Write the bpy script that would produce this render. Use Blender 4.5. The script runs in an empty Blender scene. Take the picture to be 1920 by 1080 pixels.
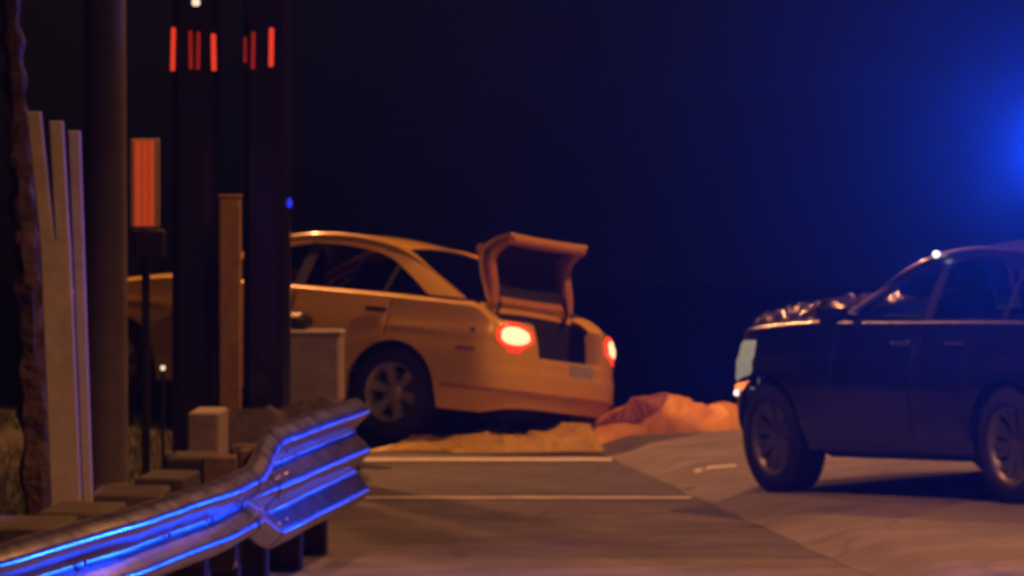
import bpy, math, random
from mathutils import Vector, Matrix, noise as mnoise
R = math.radians
random.seed(7)
scn = bpy.context.scene
COL = scn.collection

# ------------------------------------------------------------------ camera
FPX, HC, HOR = 10000.0, 1.9, 370.0          # focal length in photo pixels, eye height, horizon row
cam = bpy.data.cameras.new('camera')
cam.sensor_width = 36.0
cam.lens = FPX / 1920.0 * 36.0
cam.clip_start, cam.clip_end = 0.1, 2000
cam.dof.use_dof = True                       # the photograph is soft all over: focused short of everything
cam.dof.focus_distance = 8.5
cam.dof.aperture_fstop = 20.0
camo = bpy.data.objects.new('camera', cam)
COL.objects.link(camo)
camo.location = (0, 0, HC)
camo.rotation_euler = (R(90) - math.atan(170.0 / FPX), 0, 0)
scn.camera = camo

# ------------------------------------------------------------------ world, moon, exposure
w = bpy.data.worlds.new('World')
scn.world = w
w.use_nodes = True
nt = w.node_tree
bgn = nt.nodes['Background']
sky = nt.nodes.new('ShaderNodeTexSky')
sky.sky_type = 'NISHITA'
sky.sun_disc = False
sky.sun_elevation = R(18)
sky.sun_rotation = R(200)
nt.links.new(sky.outputs[0], bgn.inputs[0])
bgn.inputs[1].default_value = 0.00035
sun = bpy.data.lights.new('moon', 'SUN')
sun.energy = 0.004
sun.angle = R(0.5)
sun.color = (0.7, 0.8, 1.0)
suno = bpy.data.objects.new('moon', sun)
COL.objects.link(suno)
suno.rotation_euler = (R(72), 0, R(-20))
vs = scn.view_settings
vs.view_transform = 'Standard'
vs.look = 'None'
vs.exposure = 0.0
vs.gamma = 1.0
scn.cycles.volume_bounces = 0
scn.cycles.max_bounces = 6
scn.cycles.use_denoising = True
SODIUM = (1.0, 0.37, 0.11)
P_LAMP_A, P_LAMP_B, P_LAMP_C, P_LAMP_D = 900.0, 4200.0, 2400.0, 4600.0
P_BEACON = 1950.0
P_STROBE = 250.0
HAZE = 0.0009

# ------------------------------------------------------------------ helpers
def px(x, y, Z):
    """photo pixel at depth Z -> world"""
    return Vector(((x - 960) / FPX * Z, Z, HC + (HOR - y) / FPX * Z))

def link(o, parent=None):
    COL.objects.link(o)
    if parent is not None:
        o.parent = parent
    return o

def empty(name, loc=(0, 0, 0), label=None, cat=None, group=None, parent=None):
    o = bpy.data.objects.new(name, None)
    o.empty_display_size = 0.1
    link(o, parent)
    o.location = loc
    tag(o, label, cat, group)
    return o

def tag(o, label=None, cat=None, group=None, kind=None):
    if label: o['label'] = label
    if cat: o['category'] = cat
    if group: o['group'] = group
    if kind: o['kind'] = kind
    return o

class MB:
    def __init__(s):
        s.v, s.f = [], []
    def add(s, vs_, fs):
        n = len(s.v)
        s.v += [tuple(p) for p in vs_]
        s.f += [tuple(i + n for i in f) for f in fs]
        return s
    def box(s, c, d, rot=None, bev=0.0):
        hx, hy, hz = d[0] / 2, d[1] / 2, d[2] / 2
        b = min(bev, hx * .9, hy * .9, hz * .9)
        pts = []
        if b <= 0:
            for sz in (-1, 1):
                for sx, sy in ((-1, -1), (1, -1), (1, 1), (-1, 1)):
                    pts.append(Vector((sx * hx, sy * hy, sz * hz)))
            fs = [(3, 2, 1, 0), (4, 5, 6, 7), (0, 1, 5, 4), (1, 2, 6, 5), (2, 3, 7, 6), (3, 0, 4, 7)]
        else:
            rings = []
            for z, i in ((-hz, b), (-hz + b, 0), (hz - b, 0), (hz, b)):
                ax, ay = hx - i, hy - i
                rings.append([(-ax, -ay + b, z), (-ax + b, -ay, z), (ax - b, -ay, z), (ax, -ay + b, z),
                              (ax, ay - b, z), (ax - b, ay, z), (-ax + b, ay, z), (-ax, ay - b, z)])
            pts = [Vector(p) for r_ in rings for p in r_]
            fs = [tuple(range(7, -1, -1)), tuple(range(24, 32))]
            for k in range(3):
                for i in range(8):
                    j = (i + 1) % 8
                    fs.append((k * 8 + i, k * 8 + j, (k + 1) * 8 + j, (k + 1) * 8 + i))
        if rot is not None:
            pts = [rot @ p for p in pts]
        c = Vector(c)
        return s.add([p + c for p in pts], fs)
    def grid(s, rows, closed=False):
        n, m = len(rows), len(rows[0])
        fs = []
        for i in range(n - 1):
            for j in range(m if closed else m - 1):
                k = (j + 1) % m
                fs.append((i * m + j, i * m + k, (i + 1) * m + k, (i + 1) * m + j))
        return s.add([p for r_ in rows for p in r_], fs)
    def tube(s, pts, rad, n=10, caps=True):
        pts = [Vector(p) for p in pts]
        rads = rad if isinstance(rad, (list, tuple)) else [rad] * len(pts)
        rows = []
        for i, p in enumerate(pts):
            t = (pts[min(i + 1, len(pts) - 1)] - pts[max(i - 1, 0)]).normalized()
            a = t.orthogonal().normalized() if i == 0 else (a - t * a.dot(t)).normalized()
            b = t.cross(a)
            rows.append([p + (a * math.cos(2 * math.pi * k / n) + b * math.sin(2 * math.pi * k / n)) * rads[i] for k in range(n)])
        s.grid(rows, True)
        if caps:
            for r_, rev in ((rows[0], True), (rows[-1], False)):
                idx = list(range(n))
                s.add(r_, [tuple(idx[::-1] if rev else idx)])
        return s
    def lathe(s, prof, n=32, axis='y', c=(0, 0, 0)):
        """prof: list of (radius, along)"""
        rows = []
        for r_, a in prof:
            row = []
            for k in range(n):
                t = 2 * math.pi * k / n
                u, v = r_ * math.cos(t), r_ * math.sin(t)
                p = {'y': (u, a, v), 'z': (u, v, a), 'x': (a, u, v)}[axis]
                row.append(Vector(p) + Vector(c))
            rows.append(row)
        return s.grid(rows, True)
    def obj(s, name, mat, parent=None, smooth=True, autos=35):
        me = bpy.data.meshes.new(name)
        me.from_pydata(s.v, [], s.f)
        me.validate()
        if mat is not None:
            me.materials.append(mat)
        if smooth:
            me.shade_smooth()
            me.set_sharp_from_angle(angle=R(autos))
        o = bpy.data.objects.new(name, me)
        return link(o, parent)

def mat(name, col, rough=0.6, metal=0.0, coat=0.0, var=0.0, scale=8.0, bump=0.0, bscale=40.0, rvar=0.0, coords='Object', col2=None, emit=None, estr=0.0, spec=0.5, big=0.0, crack=0.0):
    m = bpy.data.materials.new(name)
    m.use_nodes = True
    n, l = m.node_tree.nodes, m.node_tree.links
    p = n['Principled BSDF']
    p.inputs['Base Color'].default_value = (*col, 1)
    p.inputs['Roughness'].default_value = rough
    p.inputs['Metallic'].default_value = metal
    p.inputs['Coat Weight'].default_value = coat
    p.inputs['Coat Roughness'].default_value = 0.04
    p.inputs['Specular IOR Level'].default_value = spec
    tc = n.new('ShaderNodeTexCoord')
    if var > 0 or col2:
        nz = n.new('ShaderNodeTexNoise')
        nz.inputs['Scale'].default_value = scale
        nz.inputs['Detail'].default_value = 7
        nz.inputs['Roughness'].default_value = 0.65
        l.new(tc.outputs[coords], nz.inputs['Vector'])
        cr = n.new('ShaderNodeValToRGB')
        cr.color_ramp.elements[0].position = 0.3
        cr.color_ramp.elements[1].position = 0.7
        a = [max(0, c * (1 - var)) for c in col]
        b = col2 if col2 else [min(1, c * (1 + var)) for c in col]
        cr.color_ramp.elements[0].color = (*a, 1)
        cr.color_ramp.elements[1].color = (*b, 1)
        l.new(nz.outputs[0], cr.inputs[0])
        colr = cr.outputs[0]
        if big > 0:                                      # broad worn and stained areas
            n2 = n.new('ShaderNodeTexNoise')
            n2.inputs['Scale'].default_value = .8
            n2.inputs['Detail'].default_value = 4
            l.new(tc.outputs[coords], n2.inputs['Vector'])
            m2 = n.new('ShaderNodeMapRange')
            m2.inputs['From Min'].default_value = .3
            m2.inputs['From Max'].default_value = .7
            m2.inputs['To Min'].default_value = 1 - big
            m2.inputs['To Max'].default_value = 1 + big * .5
            l.new(n2.outputs[0], m2.inputs[0])
            fac = m2.outputs[0]
            if crack > 0:
                vo = n.new('ShaderNodeTexVoronoi')
                vo.feature = 'DISTANCE_TO_EDGE'
                vo.inputs['Scale'].default_value = crack
                av = n.new('ShaderNodeVectorMath')
                av.operation = 'MULTIPLY_ADD'
                av.inputs[1].default_value = (.35, .35, .35)
                l.new(n2.outputs['Color'], av.inputs[0])
                l.new(tc.outputs[coords], av.inputs[2])
                l.new(av.outputs[0], vo.inputs['Vector'])
                m3 = n.new('ShaderNodeMapRange')
                m3.inputs['From Min'].default_value = .0
                m3.inputs['From Max'].default_value = .018
                m3.inputs['To Min'].default_value = .72
                m3.inputs['To Max'].default_value = 1.0
                l.new(vo.outputs['Distance'], m3.inputs[0])
                mm = n.new('ShaderNodeMath'); mm.operation = 'MULTIPLY'
                l.new(fac, mm.inputs[0]); l.new(m3.outputs[0], mm.inputs[1])
                fac = mm.outputs[0]
            vm = n.new('ShaderNodeVectorMath'); vm.operation = 'SCALE'
            l.new(colr, vm.inputs[0]); l.new(fac, vm.inputs['Scale'])
            colr = vm.outputs[0]
        l.new(colr, p.inputs['Base Color'])
        if rvar > 0:
            mr = n.new('ShaderNodeMapRange')
            mr.inputs['To Min'].default_value = max(0.02, rough - rvar)
            mr.inputs['To Max'].default_value = min(1, rough + rvar)
            l.new(nz.outputs[0], mr.inputs[0])
            l.new(mr.outputs[0], p.inputs['Roughness'])
    if bump > 0:
        nb = n.new('ShaderNodeTexNoise')
        nb.inputs['Scale'].default_value = bscale
        nb.inputs['Detail'].default_value = 5
        l.new(tc.outputs[coords], nb.inputs['Vector'])
        bp = n.new('ShaderNodeBump')
        bp.inputs['Strength'].default_value = 1.0
        bp.inputs['Distance'].default_value = bump
        l.new(nb.outputs[0], bp.inputs['Height'])
        l.new(bp.outputs[0], p.inputs['Normal'])
        if coat > 0:
            l.new(bp.outputs[0], p.inputs['Coat Normal'])
    if emit:
        p.inputs['Emission Color'].default_value = (*emit, 1)
        p.inputs['Emission Strength'].default_value = estr
    return m

def glass_mat(name, tint, refl=0.12):
    m = bpy.data.materials.new(name)
    m.use_nodes = True
    n, l = m.node_tree.nodes, m.node_tree.links
    for x in list(n):
        n.remove(x)
    out = n.new('ShaderNodeOutputMaterial')
    tr = n.new('ShaderNodeBsdfTransparent')
    tr.inputs[0].default_value = (*tint, 1)
    gl = n.new('ShaderNodeBsdfGlossy')
    gl.inputs['Roughness'].default_value = 0.05
    fr = n.new('ShaderNodeFresnel')
    fr.inputs[0].default_value = 1.5
    mx = n.new('ShaderNodeMixShader')
    l.new(fr.outputs[0], mx.inputs[0])
    l.new(tr.outputs[0], mx.inputs[1])
    l.new(gl.outputs[0], mx.inputs[2])
    l.new(mx.outputs[0], out.inputs[0])
    return m

def catmull(P, n):
    P = [Vector(p) for p in P]
    out = []
    for i in range(len(P) - 1):
        p0, p1, p2, p3 = P[max(i - 1, 0)], P[i], P[i + 1], P[min(i + 2, len(P) - 1)]
        for k in range(n):
            t = k / n
            out.append(0.5 * ((2 * p1) + (p2 - p0) * t + (2 * p0 - 5 * p1 + 4 * p2 - p3) * t * t + (3 * p1 - p0 - 3 * p2 + p3) * t ** 3))
    out.append(P[-1])
    return out

def sstep(a, b, x):
    t = min(1, max(0, (x - a) / (b - a)))
    return t * t * (3 - 2 * t)

M = {
 'asphalt': mat('asphalt', (.095, .09, .085), .85, var=.35, scale=3.0, bump=.008, bscale=80, col2=(.145, .135, .125), big=.4, crack=.35),
 'asphalt_lit': mat('asphalt_lit', (.165, .155, .14), .85, var=.3, scale=2.5, bump=.008, bscale=80, big=.4, crack=.3),
 'concrete_road': mat('concrete_road', (.19, .178, .158), .8, var=.3, scale=2.4, bump=.005, bscale=60, big=.35, crack=.45),
 'paint_white': mat('paint_white', (.62, .60, .56), .6, var=.35, scale=14, bump=.002),
 'soil': mat('soil', (.035, .032, .018), .95, var=.5, scale=3.0, bump=.05, bscale=9, col2=(.06, .06, .022)),
 'concrete': mat('concrete', (.05, .046, .042), .9, var=.35, scale=5, bump=.012, bscale=25),
 'concrete_pale': mat('concrete_pale', (.34, .30, .28), .9, var=.25, scale=5, bump=.008, bscale=25),
 'earth': mat('earth', (.045, .035, .025), .95, var=.5, scale=7, bump=.04, bscale=18),
 'galv': mat('galv', (.36, .37, .38), .23, metal=1.0, var=.35, scale=9, rvar=.06, bump=.0005, bscale=30),
 'wood_post': mat('wood_post', (.085, .06, .045), .85, var=.4, scale=12, bump=.01, bscale=30),
 'steel_bolt': mat('steel_bolt', (.3, .3, .3), .4, metal=1.0),
 'pole': mat('pole', (.19, .17, .155), .55, metal=.3, var=.2, scale=6),
 'board': mat('board', (.33, .315, .36), .8, var=.2, scale=6, bump=.004, bscale=20),
 'bark': mat('bark', (.075, .05, .033), .95, var=.55, scale=9, bump=.05, bscale=16),
 'leaf': mat('leaf', (.05, .075, .025), .7, var=.4, scale=20),
 'grass': mat('grass', (.06, .085, .025), .8, var=.4, scale=5),
 'dark_column': mat('dark_column', (.010, .010, .012), .28, coat=.4, var=.3, scale=5),
 'brown_post': mat('brown_post', (.32, .205, .03), .7, var=.3, scale=9),
 'orange_glow': mat('orange_glow', (.80, .16, .03), .45, var=.1, scale=40, bump=.001, emit=(1, .11, .02), estr=.28),  # reflective orange; emission added so the stripes glow without a lamp
 'panel_pale': mat('panel_pale', (.45, .33, .22), .6, var=.15, scale=20),
 'black_plastic': mat('black_plastic', (.012, .012, .013), .55, var=.3, scale=10),
 'red_strip': mat('red_strip', (.6, .03, .01), .4, emit=(1, .06, .02), estr=.75),
 'red_strip_dim': mat('red_strip_dim', (.5, .03, .01), .4, emit=(1, .05, .02), estr=.17),
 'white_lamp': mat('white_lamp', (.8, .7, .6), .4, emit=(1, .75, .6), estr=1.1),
 'blue_lamp': mat('blue_lamp', (.02, .05, .6), .4, emit=(.02, .04, 1), estr=.9),
 'blue_beacon': mat('blue_beacon', (.02, .05, .6), .3, emit=(.01, .06, 1), estr=25),
 'sodium_lens': mat('sodium_lens', (.8, .6, .3), .4, emit=SODIUM, estr=30),
 'taxi': mat('taxi', (.76, .49, .008), .30, coat=.9, var=.06, scale=3, bump=.0006, bscale=6),
 'taxi_gloss': mat('taxi_gloss', (.70, .44, .010), .25, coat=1.0),
 'navy_gloss': mat('navy_gloss', (.007, .007, .011), .3, coat=.4),
 'taxi_inner': mat('taxi_inner', (.50, .24, .02), .5, var=.1, scale=5),
 'navy': mat('navy', (.007, .007, .011), .3, coat=.45, bump=.004, bscale=6.5),
 'glint_bonnet': mat('glint_bonnet', (.30, .28, .31), .15, metal=.85, coat=1.0, bump=.012, bscale=11),  # bright bare metal, chosen to make the dark car's bonnet glint
 'rubber': mat('rubber', (.014, .014, .015), .85, var=.3, scale=14),
 'alloy': mat('alloy', (.40, .38, .40), .4, metal=.5, var=.15, scale=10),
 'alloy_dark': mat('alloy_dark', (.22, .21, .23), .4, metal=.7, var=.15, scale=10),
 'dark_in': mat('dark_in', (.012, .012, .014), .9),
 'felt': mat('felt', (.016, .016, .018), .95, bump=.002, bscale=60),
 'seat': mat('seat', (.10, .095, .09), .8, var=.15, scale=8),
 'chrome': mat('chrome', (.7, .7, .7), .12, metal=1.0),
 'tail_red': mat('tail_red', (.5, .02, .01), .2, emit=(1, .045, .008), estr=1.25),
 'tail_core': mat('tail_core', (.9, .5, .2), .2, emit=(1, .48, .24), estr=2.1),
 'plate': mat('plate', (.42, .43, .46), .5, var=.2, scale=20),
 'plate_ink': mat('plate_ink', (.03, .04, .10), .6),
 'head_pale': mat('head_pale', (.5, .52, .46), .2, emit=(.62, .66, .48), estr=.26),
 'head_white': mat('head_white', (.9, .9, .9), .2, emit=(1, .92, .85), estr=1.6),
 'amber': mat('amber', (.8, .25, .02), .25, emit=(1, .22, .05), estr=1.6),
 'tarp_orange': mat('tarp_orange', (.60, .42, .03), .55, var=.2, scale=5, bump=.010, bscale=16),
 'tarp_red': mat('tarp_red', (.72, .36, .035), .5, var=.25, scale=6, bump=.006, bscale=22),
 'mesh_dark': mat('mesh_dark', (.20, .055, .045), .7, var=.3, scale=20),
 'mesh_rib': mat('mesh_rib', (.55, .22, .14), .6, var=.2, scale=20),
 'bag': mat('bag', (.012, .012, .016), .35, bump=.01, bscale=18),
}
for k_ in ('taxi_gloss',):
    M[k_].node_tree.nodes['Principled BSDF'].inputs['Coat IOR'].default_value = 2.0
M['glass'] = glass_mat('glass', (.30, .32, .33))
M['glass_clear'] = glass_mat('glass_clear', (.62, .65, .70))
M['glass_dark'] = glass_mat('glass_dark', (.10, .11, .13))

# ------------------------------------------------------------------ terrain
CP, CYAW, CROLL, CPITCH = Vector((-.4885, 41.0, .0155)), R(31.35), R(5.49), R(3.77)    # yellow car, rear axle
CH = Vector((-math.cos(CYAW), math.sin(CYAW), 0))
CL = Vector((-math.sin(CYAW), -math.cos(CYAW), 0))
RWL = CP + CL * .80                                     # left rear tyre contact
def ground(X, Y):
    z = -.006
    v = max(0, -1.15 - X)
    rise = .085 * v * sstep(36.0, 39.5, Y)
    z += min(rise, .30)
    d = -((X - RWL.x) * CL.x + (Y - RWL.y) * CL.y)      # metres beyond the line of the near wheels
    if d > 0:
        z -= min(.096 * d + .0009 * d * d, 5.0)
    return z
def axis(near, far, step):
    a = []
    x = -far
    ks = [-far, -far * .5, -far * .25, -80, -40, -22]
    a += ks
    x = -12.0
    while x <= near:
        a.append(x); x += step
    return a
xs = [-400, -200, -100, -50, -25, -14] + [-9 + .3 * i for i in range(61)] + [12, 18, 30, 60, 120, 240, 400]
ys = [-60, -20, 0, 10, 18, 24, 30] + [33 + .3 * i for i in range(60)] + [53, 57, 62, 70, 80, 100, 140, 200, 300, 420]
tb = MB()
tb.grid([[Vector((x, y, ground(x, y) + (.02 * mnoise.noise(Vector((x * .9, y * .9, 0))) - .012 if (x < -1.6 or y > 42.6) else 0))) for y in ys] for x in xs])
tb.f = [f[::-1] for f in tb.f]
tag(tb.obj('terrain', M['soil']), kind='structure')

# ------------------------------------------------------------------ road, paved shoulder, markings
def xline(Y):                                            # seam between the dark lane and the pale pavement
    return .73 + (38.6 - Y) * .0888 + .05 * mnoise.noise(Vector((0, Y * 1.1, 8)))
def shoulder_z(X, Y):
    d = max(0, X - xline(Y))
    return .004 + .07 * sstep(0, .35, d) + .06 * d
rb = MB()
ry = [-6 + .25 * i for i in range(185)]
rb.grid([[Vector((-2.6 + (xline(y) + 2.6 + .02) * k / 8, y, 0)) for k in range(9)] for y in ry])
tag(rb.obj('road', M['asphalt']), kind='structure')
pb = MB()                                                # paler foreground strip: a pool of lamplight put into the colour
pb.grid([[Vector((-2.5 + (xline(y) + 2.49) * k / 4, y, .004)) for k in range(5)] for y in [8 + .25 * i for i in range(81)]])
tag(pb.obj('road_light_pool', M['asphalt_lit']), kind='structure')
sb = MB()
sy = [-6 + .25 * i for i in range(189)]
sb.grid([[Vector((xline(y) + d, y, shoulder_z(xline(y) + d, y))) for d in (0, .06, .12, .18, .24, .3, .36, .6, 1.0, 1.6, 2.2, 3, 4, 5, 6.5)] for y in sy])
tag(sb.obj('pavement', M['concrete_road']), kind='structure')

def ragged(x0, x1, y0, y1, z, name, label, group):
    """a worn painted bar lying across the lane"""
    m = MB()
    n = 26
    lo, hi = [], []
    for i in range(n + 1):
        x = x0 + (x1 - x0) * i / n
        j = mnoise.noise(Vector((x * 6, y0, 3))) * .045
        k = mnoise.noise(Vector((x * 7, y1, 9))) * .045
        lo.append(Vector((x, y0 + j, z))); hi.append(Vector((x, y1 + k, z)))
    m.grid([lo, hi])
    m.f = [f for f in m.f]
    o = m.obj(name, M['paint_white'])
    tag(o, label, 'road marking', group)
    return o
ragged(-1.14, .72, 38.28, 38.72, .008, 'road_line', 'wide white painted line across the lane just below the orange sheet', None)
ragged(-1.0, 1.13, 33.50, 33.70, .008, 'road_line', 'thin white painted line across the lane, nearer than the wide one', None)
m = MB(); m.grid([[Vector((x, y, shoulder_z(x, y) + .004)) for y in (35.45, 35.78)] for x in (1.22, 1.34, 1.46, 1.50)])
tag(m.obj('road_line', M['paint_white']), 'short white paint dash on the pale pavement left of the dark car wheel', 'road marking')
rs = empty('road_stud', (1.17, 34.5, .004), 'small pale road stud at the end of the thin white line', 'road stud')
m = MB(); m.box((0, 0, .012), (.11, .09, .024), bev=.008); m.obj('stud_body', M['concrete_pale'], rs)
m = MB(); m.box((0, -.047, .014), (.07, .006, .014), bev=.002); m.obj('reflector', M['chrome'], rs)

# ------------------------------------------------------------------ guardrail (two-ridge beam stepping up to a three-ridge beam)
GP = [(-2.55, 13.0), (-2.02, 16.2), (-1.72, 17.92), (-1.42, 20.0), (-1.26, 21.4), (-1.16, 22.3), (-1.10, 23.4), (-1.073, 24.8), (-.93, 26.65), (-.784, 28.5)]
gpath = catmull([(a - .07, b, 0) for a, b in GP], 10)
W_PROF = [(0, .722), (.026, .715), (.072, .68), (.083, .66), (.078, .64), (.012, .590), (0, .567), (0, .567), (0, .567), (0, .567), (0, .567), (0, .567), (.012, .543), (.078, .493), (.083, .473), (.072, .452), (.026, .418), (0, .412)]
T_PROF = [(0, .830), (.026, .822), (.072, .782), (.083, .76), (.078, .738), (.012, .678), (0, .655), (.012, .63), (.078, .570), (.083, .547), (.078, .524), (.012, .463), (0, .438), (.078, .355), (.083, .33), (.072, .308), (.026, .270), (0, .263)]
def chaikin(P):
    out = [P[0]]
    for (a, b), (c, d) in zip(P, P[1:]):
        out += [(a * .8 + c * .2, b * .8 + d * .2), (a * .2 + c * .8, b * .2 + d * .8)]
    return out + [P[-1]]
T_PROF = T_PROF[:12] + [(0.004, .438), (.074, .353), (.083, .33), (.072, .308), (.026, .270), (0, .263)]
W_PROF, T_PROF = chaikin(W_PROF), chaikin(T_PROF)
IW, IT = 60, 70                                          # path sample indices of the transition
def gnorm(i):
    t = gpath[min(i + 1, len(gpath) - 1)] - gpath[max(i - 1, 0)]
    t.normalize()
    return Vector((t.y, -t.x, 0))
rail = empty('guardrail', (gpath[50].x, gpath[50].y, 0), 'galvanised guardrail with blue glinting ridges, stepping up to a taller end', 'guardrail')
ro = Vector(rail.location)
def beam_rows(i0, i1, extra=0.0, bend=.0):
    rows = []
    for i in range(i0, i1 + 1):
        t = sstep(IW, IT, i)
        t = min(1, max(0, (i - IW) / (IT - IW)))
        nrm = gnorm(i)
        dent = .012 * mnoise.noise(Vector((i * .21, 5, 1)))
        row = []
        for (a, za), (b, zb) in zip(W_PROF, T_PROF):
            off = a + (b - a) * t + extra + dent
            z = za + (zb - za) * t + .003 * mnoise.noise(Vector((i * .33, za * 4, 2)))
            row.append(gpath[i] + nrm * off + Vector((0, 0, z)) - ro)
        rows.append(row)
    return rows
def beam(name, i0, i1, extra):
    m = MB()
    a = beam_rows(i0, i1, extra)
    b = beam_rows(i0, i1, extra - .004)
    m.grid(a)
    m.grid([r_[::-1] for r_ in b])
    for ra, rb_ in ((a[0], b[0]), (a[-1], b[-1])):
        m.grid([ra, rb_])
    m.grid([[r_[0] for r_ in a], [r_[0] for r_ in b]])
    m.grid([[r_[-1] for r_ in a], [r_[-1] for r_ in b]])
    o = m.obj(name, M['galv'], rail, autos=50)
    return o
beam('two_ridge_beam', 0, IW, .0)
beam('transition_beam', IW - 2, IT + 1, .006)
beam('three_ridge_beam', IT - 1, len(gpath) - 1, .012)
def rail_post(i, top, wide):
    c = gpath[i] - ro
    n_ = gnorm(i)
    rot = Matrix.Rotation(math.atan2(n_.y, n_.x), 3, 'Z')
    m = MB(); m.box(c - n_ * .21 + Vector((0, 0, top / 2 - .15)), (.17, wide, top + .3), rot, .012)
    p = m.obj('post', M['wood_post'], rail)
    m = MB(); m.box(c - n_ * .066 + Vector((0, 0, top - .14)), (.118, wide * .9, .34), rot, .01)
    m.obj('spacer_block', M['wood_post'], rail)
    for z in ((.567,) if i < IT else (.655, .44)):
        m = MB()
        m.lathe([(.0, .009), (.011, .007), (.013, 0)], 8, 'x', (0, 0, 0))
        m.v = [tuple(rot @ Vector(v) + c + n_ * .012 + Vector((0, 0, z))) for v in m.v]
        m.obj('bolt', M['steel_bolt'], rail)
for i in (4, 16, 27, 37, 47, 57): rail_post(i, .60, .15)
for i in (70, 76, 83, 89): rail_post(i, .70, .16)
for i in (60, 71):
    for a in (-1, 1):                                    # splice bolts
        for z in ((.615, .52) if i == 60 else (.70, .60, .50, .38)):
            n_ = gnorm(i)
            rot = Matrix.Rotation(math.atan2(n_.y, n_.x), 3, 'Z')
            m = MB()
            m.lathe([(.0, .009), (.010, .007), (.012, 0)], 8, 'x')
            m.v = [tuple(rot @ Vector(v) + gpath[i + a] - ro + n_ * .058 + Vector((0, 0, z))) for v in m.v]
            m.obj('bolt', M['steel_bolt'], rail)

# ------------------------------------------------------------------ kerb blocks and earth heap behind the rail
BL = [(-60, 110, 990, 23.0, 'concrete', 'rough concrete kerb block at the lower left edge, nearest of its row'),
      (72, 205, 962, 24.6, 'concrete', 'rough concrete kerb block at the foot of the forked pale board'),
      (162, 300, 928, 26.6, 'concrete', 'rough concrete kerb block at the foot of the grey lamp pole'),
      (258, 350, 897, 28.6, 'concrete', 'rough concrete kerb block just right of the grey lamp pole foot'),
      (309, 392, 860, 30.8, 'concrete', 'rough concrete kerb block left of the tall pale block'),
      (353, 411, 774, 33.4, 'concrete_pale', 'tall pale concrete kerb block at the foot of the dark columns')]
for k, (x0, x1, yt, Z, mm, lab) in enumerate(BL):
    a, b = px(x0, yt, Z), px(x1, yt, Z)
    h = a.z
    o = empty('kerb_block', ((a.x + b.x) / 2, Z + .45, 0), lab, 'kerb block', 'kerb blocks behind the guardrail')
    m = MB()
    wd, n = b.x - a.x, 6
    m.box((0, 0, h / 2 - .05), (wd, .9, h + .1), Matrix.Rotation(R(random.uniform(-3, 3)), 3, 'Z'), .012)
    m.obj('block', M[mm], o)
m = MB()
rows = []
hx0, hx1 = px(398, 760, 35.5).x, px(676, 760, 37.3).x
for i in range(41):
    u = i / 40
    row = []
    for j in range(15):
        v = j / 14
        x = hx0 + (hx1 - hx0) * u
        y = 34.6 + 1.9 * u * .5 + 1.7 * v
        hh = (.50 + .06 * mnoise.noise(Vector((x * 4, y * 2, 0)))) * (math.sin(math.pi * min(1, max(0, v))) ** .5) * min(1, sstep(-.04, .06, u) * sstep(1.03, .90, u))
        hh += .05 * mnoise.noise(Vector((x * 9, y * 7, 4))) * (0 < j < 14)
        row.append(Vector((x, y, max(hh, -.02))))
    rows.append(row)
m.grid(rows)
m.f = [f[::-1] for f in m.f]
tag(m.obj('earth_heap', M['earth']), 'low heap of dark earth below the dark columns and behind the rail', 'earth heap')

# ------------------------------------------------------------------ pale slab beside the yellow car, and a bag on it
a, b = px(512, 622, 38.2), px(641, 622, 38.2)
o = empty('concrete_slab', ((a.x + b.x) / 2, 38.35, 0), 'pale upright concrete slab in front of the yellow car door', 'concrete block')
m = MB(); m.box((0, 0, a.z / 2 - .03), (b.x - a.x, .30, a.z + .02), Matrix.Rotation(R(-4), 3, 'Z'), .02); m.obj('slab', M['concrete_pale'], o)
m = MB(); m.box((0, 0, a.z - .01), (b.x - a.x + .02, .33, .045), Matrix.Rotation(R(-4), 3, 'Z'), .015); m.obj('cap', M['concrete_pale'], o)
m = MB()
c = px(560, 606, 38.35)
rows = []
for i in range(10):
    t = math.pi * i / 9
    rows.append([Vector((c.x + .105 * math.sin(t) * math.cos(k * .3927) * (1 + .15 * math.sin(3 * k)), c.y + .10 * math.sin(t) * math.sin(k * .3927), a.z + .073 - .06 * math.cos(t) * (1 + .1 * math.cos(2 * k)))) for k in range(16)])
m.grid(rows, True)
tag(m.obj('rubbish_bag', M['bag']), 'small black bag slumped on the pale concrete slab', 'bag')

# ------------------------------------------------------------------ street lamps
def street_lamp(base, height, radius, arm, head_dir, power, label):
    o = empty('street_lamp', base, label, 'street lamp')
    m = MB()
    m.lathe([(radius * 1.02, -.1), (radius, 1.0), (radius * .93, 3.0), (radius * .6, height), (0, height + .03)], 20, 'z')
    m.obj('pole', M['pole'], o)
    m = MB(); m.lathe([(radius * 1.55, -.1), (radius * 1.55, .1), (radius * 1.2, .25), (radius * 1.0, .3)], 20, 'z'); m.obj('base_collar', M['pole'], o)
    d = Vector(head_dir).normalized()
    e = Vector((0, 0, height)) + d * arm + Vector((0, 0, .35))
    m = MB(); m.tube([(0, 0, height - .3), Vector((0, 0, height)) + d * arm * .3 + Vector((0, 0, .22)), e], [.06, .05, .04], 10); m.obj('arm', M['pole'], o)
    rot = Matrix.Rotation(math.atan2(d.y, d.x), 3, 'Z')
    m = MB(); m.box(e + d * .25, (.7, .3, .14), rot, .05); h = m.obj('lamp_head', M['pole'], o)
    m = MB(); m.box(e + d * .28 - Vector((0, 0, .085)), (.45, .2, .03), rot, .012); m.obj('lens', M['sodium_lens'], h)
    L = bpy.data.lights.new('sodium_light', 'SPOT')
    L.energy = power
    L.color = SODIUM
    L.spot_size = R(154 if base[1] > 35 else 124)
    L.spot_blend = .6
    L.shadow_soft_size = .14
    lo = bpy.data.objects.new('sodium_light', L)
    link(lo, o)
    lo.location = e + d * .28 - Vector((0, 0, .20))
pa = px(197, 900, 30.0)
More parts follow.
